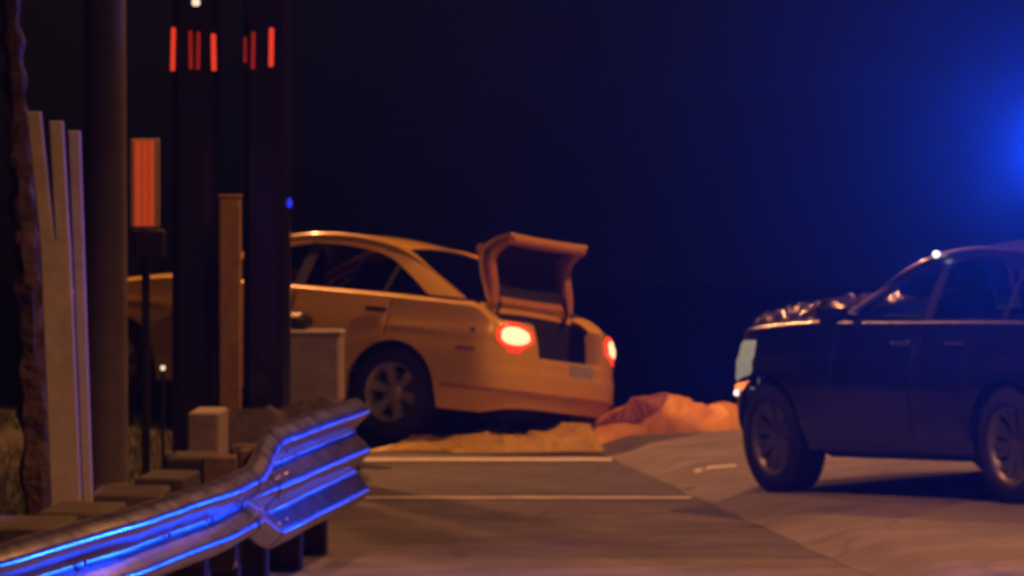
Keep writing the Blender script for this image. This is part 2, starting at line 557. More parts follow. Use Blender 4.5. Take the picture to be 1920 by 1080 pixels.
street_lamp((pa.x, 30.0, 0), 8.5, .127, 1.8, (1, .35, 0), P_LAMP_A, 'grey street lamp pole rising out of the picture behind the pale boards')
street_lamp((6.4, 20.0, 0), 8.5, .11, 2.2, (-1, .25, 0), P_LAMP_B, 'street lamp out of view on the right, lighting the road')
street_lamp((7.6, 38.0, .3), 8.5, .11, 2.2, (-1, 0, 0), P_LAMP_C, 'street lamp out of view to the right, behind the dark car')
street_lamp((-8.2, 46.4, -.9), 9.6, .11, 3.6, (1, 0, 0), P_LAMP_D, 'street lamp out of view beyond the yellow car, on the left')

# ------------------------------------------------------------------ boards, trunk
def lean_board(x0t, x1t, yt, x0b, x1b, yb, Z, th=.05):
    a, b, c, d = px(x0t, yt, Z), px(x1t, yt, Z), px(x0b, yb, Z), px(x1b, yb, Z)
    m = MB()
    t = Vector((0, th, 0))
    bv = .006
    fr = [c + Vector((bv, 0, 0)), d - Vector((bv, 0, 0)), b - Vector((bv, 0, bv)), a + Vector((bv, 0, -bv))]
    md = [c + t * .15, d + t * .15, b + t * .15, a + t * .15]
    bk = [c + t, d + t, b + t, a + t]
    m.add(fr + md + bk, [(0, 1, 2, 3)] + [(i, 4 + i, 4 + (i + 1) % 4, (i + 1) % 4) for i in range(4)] + [(4 + i, 8 + i, 8 + (i + 1) % 4, 4 + (i + 1) % 4) for i in range(4)] + [(11, 10, 9, 8)])
    m.f = [f if k in (0, len(m.f) - 1) else f for k, f in enumerate(m.f)]
    return m
def shift(m, o):
    L = Vector(o.location)
    m.v = [tuple(Vector(p) - L) for p in m.v]
    return m
BZ = 26.0
fb = empty('forked_board', (px(112, 900, BZ).x, BZ, 0), 'tall pale timber board forking into two upright prongs at the top', 'board')
shift(lean_board(74, 131, 448, 101, 158, 1120, BZ), fb).obj('trunk_board', M['board'], fb, smooth=False)
shift(lean_board(49, 76, 209, 74, 101, 448.6, BZ), fb).obj('prong', M['board'], fb, smooth=False)
shift(lean_board(92, 118, 227, 103, 130, 448.6, BZ), fb).obj('prong', M['board'], fb, smooth=False)
ss = empty('timber_slat', (px(158, 900, BZ + .35).x, BZ + .35, 0), 'narrow pale timber slat between the forked board and the lamp pole', 'slat')
shift(lean_board(127, 150, 245, 160, 178, 1110, BZ + .35), ss).obj('slat', M['board'], ss, smooth=False)

tr = empty('tree', (px(78, 900, 27.0).x, 27.0, -.05), 'rough knotted tree trunk at the far left edge, leaning slightly', 'tree')
tp = [px(84, 1110, 27), px(66, 800, 27), px(56, 560, 27), px(42, 330, 27), px(24, 90, 27), px(8, -120, 27), px(-10, -420, 27)]
tl = catmull([p - Vector(tr.location) for p in tp], 14)
m = MB()
rows = []
for i, p in enumerate(tl):
    u = i / (len(tl) - 1)
    r0 = .086 * (1 - .55 * u) + .012 * math.sin(i * 1.35)
    rows.append([p + Vector((math.cos(k * .4488) , math.sin(k * .4488), 0)) * (r0 * (1 + .35 * mnoise.noise(Vector((math.cos(k * .4488) * 2, math.sin(k * .4488) * 2, p.z * 5))))) for k in range(14)])
m.grid(rows, True)
m.obj('trunk', M['bark'], tr)
top = tl[-1]
m = MB()
ends = []
for k in range(7):
    a = k * .9 + random.uniform(-.2, .2)
    e = top + Vector((math.cos(a) * random.uniform(.5, 1.0), math.sin(a) * random.uniform(.5, 1.0), random.uniform(.4, 1.3)))
    m.tube([top - Vector((0, 0, .2)), (top + e) / 2 + Vector((0, 0, .12)), e], [.035, .024, .01], 6)
    ends.append(e)
m.obj('limbs', M['bark'], tr)
m = MB()
for k in range(1500):
    c = random.choice(ends) + Vector((random.gauss(0, .28), random.gauss(0, .28), random.gauss(.1, .22)))
    q = Vector((random.gauss(0, 1), random.gauss(0, 1), random.gauss(0, 1))).normalized()
    s_ = q.orthogonal().normalized() * random.uniform(.02, .04)
    l_ = q * random.uniform(.05, .10)
    m.add([c - l_, c + s_, c + l_, c - s_], [(0, 1, 2, 3)])
m.obj('crown', M['leaf'], tr, smooth=False)

# ------------------------------------------------------------------ dark columns, brown post, orange panel, stake
def column(x0, x1, Z, strips, label, extra=None):
    a, b = px(x0, 0, Z), px(x1, 0, Z)
    wd = b.x - a.x
    o = empty('column', ((a.x + b.x) / 2, Z, ground((a.x + b.x) / 2, Z)), label, 'column', 'pair of dark columns')
    L = Vector(o.location)
    m = MB(); m.box((0, wd / 2, 2.4), (wd, wd, 5.0), None, .045); m.obj('shaft', M['dark_column'], o)
    m = MB(); m.box((0, wd / 2, .06), (wd + .12, wd + .12, .12), None, .02); m.obj('base_plate', M['dark_column'], o)
    m = MB(); m.box((0, wd / 2, 4.92), (wd + .05, wd + .05, .08), None, .02); m.obj('cap', M['dark_column'], o)
    for sx, y0, y1, wpx, mm in strips:
        p, q = px(sx, y0, Z), px(sx, y1, Z)
        m = MB(); m.box((p.x - L.x, -.006, (p.z + q.z) / 2 - L.z), (wpx / FPX * Z, .014, p.z - q.z), Matrix.Rotation(R(random.uniform(-1.5, 1.5)), 3, 'Y'), .006)
        m.obj('glow_strip', M[mm], o)  # thin emissive red strip on the column face
    return o, L
c1, L1 = column(322, 411, 36.9, [(325, 52, 133, 8, 'red_strip'), (358, 58, 130, 7, 'red_strip_dim'), (372, 60, 131, 7, 'red_strip_dim'), (401, 64, 133, 9, 'red_strip')], 'dark column with four glowing red strips, left of the brown post')
p = px(368, 5, 36.9) - L1
m = MB(); m.box((p.x, -.01, p.z), (.055, .03, .045), None, .012); m.obj('white_light', M['white_lamp'], c1)
c2, L2 = column(456, 543, 36.9, [(475, 60, 130, 7, 'red_strip_dim'), (460, 70, 118, 5, 'red_strip_dim'), (509, 53, 125, 9, 'red_strip')], 'dark column with glowing red strips and a blue lamp, right of the brown post')
p = px(543, 381, 36.9) - L2
m = MB(); m.lathe([(0, -.03), (.012, -.028), (.02, 0), (.012, .03), (0, .034)], 12, 'z', (p.x, -.015, p.z)); m.obj('blue_light', M['blue_lamp'], c2)
a, b = px(411, 370, 36.4), px(451, 370, 36.4)
o = empty('post', ((a.x + b.x) / 2, 36.4, 0), 'square brown post standing between the two dark columns', 'post')
m = MB(); m.box((0, .07, a.z / 2 - .1), (b.x - a.x, .14, a.z + .2), None, .012); m.obj('shaft', M['brown_post'], o)
m = MB(); m.box((0, .07, a.z + .008), (b.x - a.x + .015, .155, .022), None, .006); m.obj('cap', M['brown_post'], o)

PZ = 33.0
a, b = px(244, 260, PZ), px(299, 427, PZ)
o = empty('lane_marker', ((a.x + b.x) / 2, PZ, 0), 'orange striped marker panel on a black stand beside the lamp pole', 'marker panel')
L = Vector(o.location)
m = MB(); m.box((0, .02, (a.z + b.z) / 2), (b.x - a.x, .03, a.z - b.z), None, .006); m.obj('backing', M['panel_pale'], o)
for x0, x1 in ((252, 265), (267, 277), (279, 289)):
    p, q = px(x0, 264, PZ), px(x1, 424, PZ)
    m = MB(); m.box(((p.x + q.x) / 2 - L.x, .002, (p.z + q.z) / 2), (q.x - p.x, .008, p.z - q.z), None, .002); m.obj('orange_stripe', M['orange_glow'], o)
p, q = px(250, 430, PZ), px(309, 484, PZ)
m = MB(); m.box(((p.x + q.x) / 2 - L.x, .06, (p.z + q.z) / 2), (q.x - p.x, .12, p.z - q.z), None, .015); m.obj('battery_box', M['black_plastic'], o)
m = MB(); m.box((0, .09, q.z / 2 - .05), (.05, .05, q.z + .12), None, .006); m.obj('stand', M['black_plastic'], o)
p = px(305, 690, 34.0)
o = empty('marker_stake', (p.x, 34.0, 0), 'thin dark stake with a tiny white reflector right of the lamp pole', 'stake')
m = MB(); m.box((0, .012, p.z / 2), (.022, .022, p.z + .06), None, .004); m.obj('stake', M['black_plastic'], o)
m = MB(); m.lathe([(0, -.012), (.012, -.01), (.016, 0)], 12, 'y', (0, 0, p.z)); m.obj('reflector', M['white_lamp'], o)  # reflector given an emissive material, so it glows by itself

# ------------------------------------------------------------------ cars
def plan_path(xf, xr, W, af, ar, nf, nr, step=.015):
    """left half of the body's outline in plan: front centre -> side -> rear centre"""
    pts = []
    for i in range(50):
        t = math.pi / 2 * (1 - i / 49)
        pts.append((xf - af + af * max(0, math.sin(t)) ** (2 / nf), W * max(0, math.cos(t)) ** (2 / nf)))
    x = xf - af - step
    while x > xr + ar + step * .5:
        pts.append((x, W)); x -= step
    for i in range(61):
        t = math.pi / 2 * i / 60
        pts.append((xr + ar - ar * max(0, math.sin(t)) ** (2 / nr), W * max(0, math.cos(t)) ** (2 / nr)))
    return pts

def build_car(o, S):
    """S: dict of shape numbers; builds the parts under the Empty o. local x forward, y left, origin under the rear axle"""
    W, wb, xf, xr = S['W'], S['wb'], S['xf'], S['xr']
    paint, wheelR, archR, wy = M[S['paint']], S['wheelR'], S['archR'], S['wy']
    path = plan_path(xf, xr, W, .62, S.get('ar', .34), 2.7, S.get('nr', 3.2))
    zsill = S['sill']
    def ztop(x, y):
        if x > S['cowl']:
            t = (x - S['cowl']) / (xf - S['cowl'])
            return S['belt'] + .01 - (S['belt'] - S['hoodf']) * t ** 1.6
        if S['open'] and x < S['hinge'] and abs(y) < .51:
            return S['lip'] + (S['deck'] - .11 - S['lip']) * sstep(.465, .51, abs(y))
        t = sstep(S['hinge'] + .9, xr, x)
        fall = .11 * sstep(S['hinge'] - .02, xr + .12, x) if S['open'] else 0
        return S['belt'] + (S['deck'] - S['belt']) * t - fall
    def zbot(x, y):
        z = zsill + .06 * sstep(.25, .0, min(xf - x, x - xr))
        if abs(y) > .5:
            for xc in (0, wb):
                d = archR ** 2 - (x - xc) ** 2
                if d > 0:
                    z = max(z, wheelR + math.sqrt(d) * .98)
        return z
    def inset(z, x):
        lo = .05 * sstep(.45, zsill, z)
        up = .075 * sstep(.62, S['belt'] + .02, z)
        crease = -.010 * sstep(.05, 0, abs(z - S['crease']))
        bump = -.022 * sstep(.62, .56, z) * (1 - sstep(.0, .45, min(xf - x, x - xr)))
        return lo + up + crease + bump
    def pt(i, z, off=0.0, edge=0.0):
        x, y = path[i]
        x0, y0 = path[max(i - 1, 0)]
        x1, y1 = path[min(i + 1, len(path) - 1)]
        t = Vector((x1 - x0, y1 - y0))
        if t.length < 1e-6: t = Vector((-1, 0))
        t.normalize()
        nrm = Vector((-t.y, t.x)) * -1.0
        nrm = Vector((t.y * -1, t.x)) if False else Vector((-t.y, t.x))
        # outward: away from the body's centre
        if nrm.x * (x - (xf + xr) / 2) * .2 + nrm.y * max(y, 1e-4) < 0: nrm = -nrm
        if y < 1e-4: nrm = Vector((1 if x > 0 else -1, 0))
        d = off - inset(z, x) - edge
        yy = max(0.0, y + nrm.y * d)
        return Vector((x + nrm.x * d, yy, z))
    K = 20
    def ring(i):
        x, y = path[i]
        zb, zt = zbot(x, y), ztop(x, y)
        r_ = [pt(i, zb, edge=.03)]
        for k in range(K + 1):
            u = k / K
            z = zb + (zt - .035 - zb) * u
            r_.append(pt(i, z))
        for ph in (15, 30, 45, 60, 75, 90):
            r_.append(pt(i, zt - .035 + .035 * math.sin(R(ph)), edge=.045 * (1 - math.cos(R(ph)))))
        return r_
    rings = [ring(i) for i in range(len(path))]
    m = MB()
    def both(rows):
        m.grid(rows)
        m.grid([[Vector((p.x, -p.y, p.z)) for p in r_][::-1] for r_ in rows])
    both(rings)
    # top surfaces: hood, shoulders, rear deck
    tops = [(r_[-1], i) for i, r_ in enumerate(rings)]
    hood = [t for t, i in tops if path[i][0] >= S['cowl'] - .02]
    N = 14
    def caprow(p, crown):
        row = []
        for k in range(N + 1):
            s_ = 1 - 2 * k / N
            row.append(Vector((p.x, p.y * s_, p.z + crown * (1 - s_ * s_) + .012 * sstep(1.0, .86, abs(s_)) )))
        return row
    hrows = [caprow(p, .055 * min(1, (xf - p.x) / .4)) for p in hood]
    if S['glint_folds']:                                           # bonnet folds made up to catch lamp glints
        fine = []
        for a, b in zip(hrows[::2], hrows[2::2]):
            r_ = []
            for p0, p1 in zip(a, a[1:]):
                r_ += [p0.lerp(p1, k / 4) for k in range(4)]
            fine.append(r_ + [a[-1]])
        for r_ in fine:
            for p in r_:
                e = sstep(0, .05, abs(p.y) - 0) * sstep(xf - .02, xf - .25, p.x) * sstep(S['cowl'] + .0, S['cowl'] + .3, p.x) * sstep(-.15, .30, p.y) * sstep(1.0, .93, abs(p.y) / max(.3, abs(r_[0].y)))
                p.z += S['glint_folds'] * e * (1.1 * (.5 - abs(mnoise.noise(Vector((p.x * 5.5, p.y * 4.0, 1)))) * 1.6) + .45 * mnoise.noise(Vector((p.x * 17, p.y * 15, 5))) + .2)
        hrows = fine
    hm_ = MB(); hm_.grid(hrows); hm_.obj('bonnet', M[S['bonnet']], o, autos=60)
    hx = S['hinge']
    cab = [t for t, i in tops if hx - .04 <= t.x <= S['cowl'] + .06 and path[i][1] > .5]
    both([[p, Vector((p.x, p.y - .05, p.z + .012)), Vector((p.x, S['yin'] - .03, p.z + .014))] for p in cab])
    if S['open']:
        side = [t for t, i in tops if t.x < hx and path[i][1] > .51]
        both([[p, Vector((p.x + .02, max(p.y - .03, .51), p.z + .006)), Vector((max(p.x, xr + .12), min(p.y - .03, .66) if p.x > xr + .2 else .52, p.z - .03))] for p in side])
        rear = [t for t, i in tops if path[i][1] <= .52 and t.x < hx]
        both([[p, p + Vector((.06, 0, .006)), p + Vector((.10, 0, -.03))] for p in rear])
        m.grid([[Vector((hx + .10, s_ * .66, S['deck'] + .01 + .02 * (1 - s_ * s_))) for s_ in [1 - k / 6 for k in range(13)]],
                [Vector((hx + .0, s_ * .66, S['deck'] + .015 + .02 * (1 - s_ * s_))) for s_ in [1 - k / 6 for k in range(13)]],
                [Vector((hx - .03, s_ * .66, S['deck'] - .06 + .02 * (1 - s_ * s_))) for s_ in [1 - k / 6 for k in range(13)]]])
    else:
        m.grid([caprow(p, .03) for p, i in tops if p.x < hx + .12])
    m.obj('body', paint, o, autos=40)

    def patch(name, mt, i0, i1, z0, z1, off, nz=8, side=1, parent=o, shape=None):
        """a panel lying on the body surface between two outline stations"""
        rows = []
        for i in range(i0, i1 + 1):
            x, y = path[i]
            u = (i - i0) / max(1, i1 - i0)
            a, b = (z0(x, u), z1(x, u)) if callable(z0) else (z0, z1)
            a = max(a, zbot(x, y) + .02)
            row = []
            for k in range(nz + 1):
                z = a + (b - a) * k / nz
                e = off if 0 < k < nz and i0 < i < i1 else -.004
                p = pt(i, z, off=e)
                row.append(Vector((p.x, p.y * side, p.z)))
            rows.append(row)
        q = MB(); q.grid(rows)
        if side < 0: q.f = [f[::-1] for f in q.f]
        return q.obj(name, mt, parent, autos=60)
    def idx(x):
        best = min((abs(p[0] - x), i) for i, p in enumerate(path) if p[1] > W * .7)
        return best[1]
    # doors with handles
    for side in (1, -1):
        for xa, xb in S['doors']:
            patch('door_seam', M['dark_in'], idx(xb), idx(xa), zsill + .055, S['belt'] - .025, .003, 10, side)
            d = patch('door', paint, idx(xb) + 1, idx(xa) - 1, zsill + .07, S['belt'] - .035, .008, 12, side)
            hz = S['belt'] - .13
            hxp = xa + .13
            q = MB()
            p = pt(idx(hxp), hz, .03)
            q.box((p.x, p.y * side, p.z), (.20, .025, .035), None, .011)
            q.obj('handle', M[S['handle']], d)
    # wheel wells, underbody, cabin lining
    for xc in (0, wb):
        for side in (1, -1):
            rows = []
            q = MB()
            for k in range(15):
                t = math.pi * k / 14
                x, z = xc + math.cos(t) * (archR - .012), wheelR + math.sin(t) * (archR - .012) * .98
                rows.append([Vector((x, side * (W - .07), z)), Vector((x, side * .52, z))])
            q.grid(rows)
            rows2 = [r_[1] for r_ in rows]
            q.add(rows2, [tuple(range(15))])
            q.obj('wheel_well', M['dark_in'], o)
    q = MB()
    q.box(((xf + xr) / 2, 0, .34), (xf - xr - .5, 1.0, .24), None, .03)
    q.box((wb / 2, 0, .34), (wb - 2 * archR - .08, 2 * (W - .12), .24), None, .03)
    q.obj('underbody', M['dark_in'], o)
    q = MB()
    q.box(((S['cowl'] + hx) / 2 + .1, 0, .70), (S['cowl'] - hx - .3, 2 * (S['yin'] - .08), .40), None, .03)
    q.obj('cabin_lining', M['dark_in'], o)
    # greenhouse
    zb0 = S['belt']
    def ys(z): return S['yin'] - (z - zb0) * S['tumble']
    outer = catmull([(a, 0, b) for a, b in S['outline']], 10)
    inner = catmull([(a, 0, b) for a, b in S['window']], 10)
    q = MB()
    for side in (1, -1):
        for th in (0,):
            rows = []
            for a, b in zip(outer, inner):
                rows.append([Vector((a.x, side * (ys(a.z) - .004), a.z)), Vector((a.x * .7 + b.x * .3, side * (ys(a.z * .7 + b.z * .3) + .012), a.z * .7 + b.z * .3)),
                             Vector((b.x, side * (ys(b.z) + .008), b.z)), Vector((b.x, side * (ys(b.z) - .03), b.z))])
            if side < 0: rows = [r_[::-1] for r_ in rows]
            q.grid(rows)
    q.obj('pillars', paint, o, autos=50)
    i1, i2 = S['roof_i']
    for side in (1, -1):
        q = MB(); q.tube([Vector((p.x, side * (ys(p.z) - .004), p.z - .014)) for p in outer[3:-2]], [.012 + .026 * sstep(8, 18, k) * sstep(len(outer) - 12, len(outer) - 26, k) for k in range(3, len(outer) - 2)], 12); q.obj('roof_edge', M[S['paint'] + '_gloss'], o)  # rounded tube added along the roof to catch lamp highlights
    def across(seg, crown, drop=0.0):
        rows = []
        for p in seg:
            rows.append([Vector((p.x + .10 * crown * (1 - s_ * s_) * S.get('bow', 1), s_ * (ys(p.z) - .004), p.z + crown * (1 - s_ * s_) - drop)) for s_ in [1 - k / 7 for k in range(15)]])
        return rows
    q = MB(); q.grid(across(outer[i1:i2 + 1], .045)); q.obj('roof', paint, o, autos=60)
    q = MB(); q.grid(across(outer[:i1 + 1], .05, .006)); q.obj('windscreen', M[S['glass']], o)
    q = MB(); q.grid(across(outer[i2:], .045, .006)); q.obj('rear_window', M['glass_dark'], o)
    q = MB()
    for k in (0, 1):
        seg = outer[i2:] if k else outer[:i1 + 1]
        for e in ((seg[0], seg[1]), (seg[-1], seg[-2])):
            pass
    for side in (1, -1):
        rows = [[Vector((b.x, side * (ys(b.z) - .012), b.z)), Vector((b.x, side * (ys((b.z + zb0) / 2) - .012), (b.z + zb0) / 2)), Vector((b.x, side * (ys(zb0) - .012), zb0 - .0))] for b in inner]
        q = MB(); q.grid(rows); q.obj('side_window', M[S['glass']], o)
        for bx, bw, sl in S['bars']:
            zt_ = min((abs(p.x - bx), p.z) for p in inner)[1]
            q = MB()
            q.grid([[Vector((bx - bw / 2 + dx, side * (ys(zb0) + .004), zb0 - .01)), Vector((bx + bw / 2 + dx, side * (ys(zb0) + .004), zb0 - .01))] for dx in (0,)] +
                   [[Vector((bx - bw / 2 + sl, side * (ys(zt_) + .004), zt_ + .01)), Vector((bx + bw / 2 + sl, side * (ys(zt_) + .004), zt_ + .01))]])
            q.obj('window_bar', M['black_plastic'], o)
    # seats
    for sx, n in S['seats']:
        for sy in ((-.36, .36) if n == 2 else (-.36, 0, .36)):
            q = MB(); rt = Matrix.Rotation(R(-12), 3, 'Y')
            q.box((sx, sy, .95), (.12, .42, .52), rt, .05)
            s_ = q.obj('seat', M['seat'], o)
            q = MB(); q.box((sx - .10, sy, 1.275), (.08, .24, .16), rt, .035); q.obj('headrest', M['seat'], s_)
    # mirrors
    for side in (1, -1):
        q = MB()
        mx = S['mirror']
        q.box((mx, side * (W + .06), zb0 + .06), (.12, .20, .13), Matrix.Rotation(R(side * -10), 3, 'Z'), .04)
        q.tube([(mx + .02, side * (S['yin'] - .02), zb0 + .01), (mx + .02, side * (W), zb0 + .04)], .025, 8)
        q.obj('mirror', paint, o)
    # wheels
    for xc in (0, wb):
        for side in (1, -1):
            we = empty('wheel', (xc, side * wy, wheelR), parent=o)
            if side < 0: we.rotation_euler = (0, 0, math.pi)
            we2 = R(random.uniform(0, 60)) if not S['open'] else R(12)
            tw, rr = .22, S['rimR']
            q = MB()
            q.lathe([(rr, -tw * .45), (rr + .02, -tw * .5), (wheelR - .03, -tw * .5), (wheelR - .008, -tw * .42), (wheelR, -tw * .25), (wheelR, tw * .25), (wheelR - .008, tw * .42), (wheelR - .03, tw * .5), (rr + .02, tw * .52), (rr, tw * .46)], 48, 'y')
            for k in range(60):                              # tread blocks
                t = 2 * math.pi * k / 60
                rt = Matrix.Rotation(-t, 3, 'Y')
                for yy in (-.07, 0, .07):
                    q.box(rt @ Vector((wheelR + .001, 0, 0)) + Vector((0, yy, 0)), (.008, .055, .024), rt, 0)
            q.obj('tyre', M['rubber'], we)
            q = MB()
            q.lathe([(rr, -tw * .45), (rr - .02, -.05), (rr - .028, .05), (rr - .012, tw * .42), (rr + .004, tw * .47), (rr + .003, tw * .44)], 48, 'y')
            q.lathe([(0, .066), (.03, .066), (.055, .058), (.07, .035), (.075, -.02)], 24, 'y')
            ns = S['spokes']
            for k in range(ns):
                t = 2 * math.pi * k / ns + we2
                for dt in ((-.13, .13) if S['twin'] else (0,)):
                    rt = Matrix.Rotation(-t - dt * .2, 3, 'Y')
                    a = rt @ Vector((.05, 0, 0)); 
                    w0, w1 = (.020, .026) if S['twin'] else (.032, .045)
                    tang = Matrix.Rotation(-t, 3, 'Y') @ Vector((0, 0, 1))
                    rad = Matrix.Rotation(-t, 3, 'Y') @ Vector((1, 0, 0))
                    rows = []
                    for u in range(6):
                        v = u / 5
                        rr_ = .05 + (rr - .02 - .05) * v
                        cen = rad * rr_ + tang * (dt * rr_ * 1.15)
                        hw = w0 + (w1 - w0) * v
                        yo = .056 + .020 * v - .012 * math.sin(math.pi * v)
                        rows.append([cen - tang * hw + Vector((0, yo - .03, 0)), cen - tang * hw * .8 + Vector((0, yo, 0)), cen + tang * hw * .8 + Vector((0, yo, 0)), cen + tang * hw + Vector((0, yo - .03, 0))])
                    q.grid(rows)
            q.obj('rim', M[S['alloy']], we, autos=40)
            q = MB(); q.lathe([(0, .0), (.145, .0), (.15, -.012)], 32, 'y'); q.obj('brake_disc', M['steel_bolt'], we)
    return dict(path=path, pt=pt, patch=patch, idx=idx, zbot=zbot, ztop=ztop, ys=ys, outer=outer)

def car_matrix(loc, yaw, roll, pitch):
    h = Vector((-math.cos(yaw), math.sin(yaw), 0)); l = Vector((-math.sin(yaw), -math.cos(yaw), 0)); u = Vector((0, 0, 1))
    B = Matrix((h, l, u)).transposed()
    Rx = Matrix.Rotation(roll, 3, 'X')
    Ry = Matrix.Rotation(-pitch, 3, 'Y')
    m4 = (B @ Rx @ Ry).to_4x4()
    m4.translation = loc
    return m4

# ---- yellow saloon with its boot open
yc = empty('car', label='yellow car with its boot lid raised and red tail lights glowing', cat='car')
Y = dict(W=.93, wb=2.58, xf=3.42, xr=-1.04, paint='taxi', glass='glass', wheelR=.335, archR=.40, wy=.80, sill=.25, cowl=1.92, belt=1.075, hoodf=.80,
         open=True, hinge=-.56, lip=.70, deck=1.06, crease=.84, yin=.80, tumble=.50, doors=[(.08, 1.00), (1.02, 1.92)], handle='chrome', glint_folds=0, bonnet='taxi', ar=.40, nr=3.0,
         outline=[(2.05, 1.085), (1.62, 1.30), (1.22, 1.445), (.85, 1.49), (.45, 1.475), (.12, 1.40), (-.22, 1.24), (-.52, 1.09)],
         window=[(1.86, 1.095), (1.55, 1.26), (1.17, 1.385), (.85, 1.425), (.50, 1.405), (.25, 1.345), (.02, 1.22), (-.18, 1.095)],
         roof_i=(20, 48), bars=[(1.0, .10, -.03), (.22, .035, -.06)], seats=[(1.25, 2), (.30, 3)], mirror=1.72,
         rimR=.225, spokes=6, twin=False, alloy='alloy')
c = build_car(yc, Y)
n_ = len(c['path'])
# tail lights: red lens with a hot core
def zone(ya, yb):
    ii = [i for i, p in enumerate(c['path']) if p[0] < Y['hinge'] - .15 and ya <= p[1] <= yb]
    return min(ii), max(ii)
corner = [i for i, p in enumerate(c['path']) if p[0] < -.86 and p[1] > .52]
i0, i1 = min(corner), max(corner)
for side in (1, -1):
    lens = c['patch']('tail_light', M['tail_red'], i0, i1, lambda x, u: .84 - .10 * max(.05, 1 - abs(2 * u - 1) ** 2.4) ** .5, lambda x, u: .845 + .10 * max(.05, 1 - abs(2 * u - 1) ** 2.4) ** .5, .014, 10, side)
    k = i1 - i0
    c['patch']('bulb', M['tail_core'], i0 + max(1, k // 8), i1 - max(1, k // 8), lambda x, u: .84 - .078 * max(.05, 1 - abs(2 * u - 1) ** 2.2) ** .5, lambda x, u: .845 + .078 * max(.05, 1 - abs(2 * u - 1) ** 2.2) ** .5, .022, 8, side, parent=lens)
    c['patch']('reflector', M['tail_red'], i0 + k // 3, i1 - k // 3, .715, .745, .010, 4, side)
    jj = c['idx'](-.62)
    c['patch']('side_marker', M['mesh_dark'], jj - 5, jj + 5, .70, .735, .008, 3, side)
q = MB(); p = c['pt'](c['idx'](-.66), .86, .006); q.lathe([(0, .008), (.018, .006), (.02, 0)], 12, 'y', p); q.obj('fuel_cap_lock', M['chrome'], yc)
# boot interior
q = MB()
xa, xb, ya, z0, z1 = Y['hinge'] - .02, Y['xr'] + .10, .665, .60, 1.02
q.add([(xa, -ya, z0), (xa, ya, z0), (xb, ya * .93, z0), (xb, -ya * .93, z0), (xa, -ya, z1), (xa, ya, z1), (xb, ya * .93, .68), (xb, -ya * .93, .68), (xb, ya * .90, .88), (xb, -ya * .90, .88)], [(0, 1, 2, 3), (0, 4, 5, 1), (1, 5, 8, 2), (3, 9, 4, 0), (2, 6, 7, 3)])
q.obj('boot_lining', M['felt'], yc, smooth=False)
# number plate
q = MB(); q.box((Y['xr'] - .006, -.12, .60), (.012, .34, .17), None, .004); pl = q.obj('number_plate', M['plate'], yc)
# bumper strip and lower valance
q = MB()
rows = []
for i in range(c['idx'](-.45), n_):
    rows.append([c['pt'](i, z, o_) for z, o_ in ((.415, .0), (.42, .012), (.44, .012), (.445, 0))])
q.grid(rows); q.grid([[Vector((p.x, -p.y, p.z)) for p in r_][::-1] for r_ in rows]); q.obj('bumper_trim', M['taxi_inner'], yc)
# boot lid: hinged at the rear window, standing up; the drop panel with its lip points rearwards
lid = empty('boot_lid', (Y['hinge'] - .03, 0, Y['deck'] + .03), parent=yc)
LW = .60
def lidprof():
    # (along, height) in closed position, along = rearwards from the hinge
    return [(.0, .0), (.055, .008), (.22, .010), (.33, -.006), (.395, -.04), (.43, -.09), (.45, -.16), (.455, -.24), (.45, -.31)]
prof = lidprof()
OPEN = R(112)
def lidpt(a, h, y):
    x, z = -a, h
    # rotate about y so that the rearward end swings up
    return Vector((x * math.cos(OPEN) + z * math.sin(OPEN), y, -x * math.sin(OPEN) + z * math.cos(OPEN)))
def shrink(k, n): return 1 - .10 * (k / (n - 1)) ** 2
rows = []
NS = 16
for k, (a, h) in enumerate(prof):
    hw = LW * (1.0 if k < 5 else 1.0 - .05 * (k - 4) / 4)
    rows.append([lidpt(a, h + .02 * (1 - s_ * s_), s_ * hw) for s_ in [1 - 2 * j / NS for j in range(NS + 1)]])
q = MB(); q.grid(rows)
rows_in = []
for k, (a, h) in enumerate(prof):
    a2 = a if k < 5 else a - .025
    h2 = h - .025 if k < 6 else h
    hw = (LW - .004) * (1.0 if k < 5 else 1.0 - .05 * (k - 4) / 4)
    rows_in.append([lidpt(a2, h2 + .02 * (1 - s_ * s_), s_ * hw) for s_ in [1 - 2 * j / NS for j in range(NS + 1)]])
# the edge all round joins outer skin and inner frame
q.grid([rows[0], rows_in[0]]); q.grid([rows[-1], rows_in[-1]])
q.grid([[r_[0] for r_ in rows], [r_[0] for r_ in rows_in]]); q.grid([[r_[-1] for r_ in rows], [r_[-1] for r_ in rows_in]])
q.obj('outer_skin', M['taxi'], lid, autos=50)
q = MB()
n, mcol = len(rows_in), NS + 1
q.grid(rows_in)
q.f = [f for f in q.f if not (1 <= (min(f) // mcol) <= 5 and 1 <= (min(f) % mcol) <= NS - 2)]
# raised rails round the recess
q.obj('inner_frame', M['taxi_inner'], lid, autos=50)
q = MB()
rr_ = [[p + (rows[k][j] - p) * .75 for j, p in enumerate(r_)][1:-1] for k, r_ in enumerate(rows_in)][1:7]
q.grid(rr_)
q.obj('inner_lining', M['felt'], lid)
for s_ in (1, -1):
    q = MB()
    e_ = s_ * (LW - .05)
    q.tube([lidpt(-.02, -.02, e_), lidpt(.10, -.05, e_), lidpt(.22, -.065, e_), lidpt(.30, -.08, e_), lidpt(.36, -.125, e_), lidpt(.395, -.20, e_ * .98), lidpt(.41, -.28, e_ * .97)], [.036, .04, .04, .04, .038, .034, .03], 10)
    q.obj('frame_rail', M['taxi_inner'], lid)
q = MB()
q.tube([lidpt(.40, -.28, s_ * (LW - .07)) for s_ in (1, .6, .2, -.2, -.6, -1)], .032, 10)
q.obj('frame_top_rail', M['taxi_inner'], lid)
q = MB()
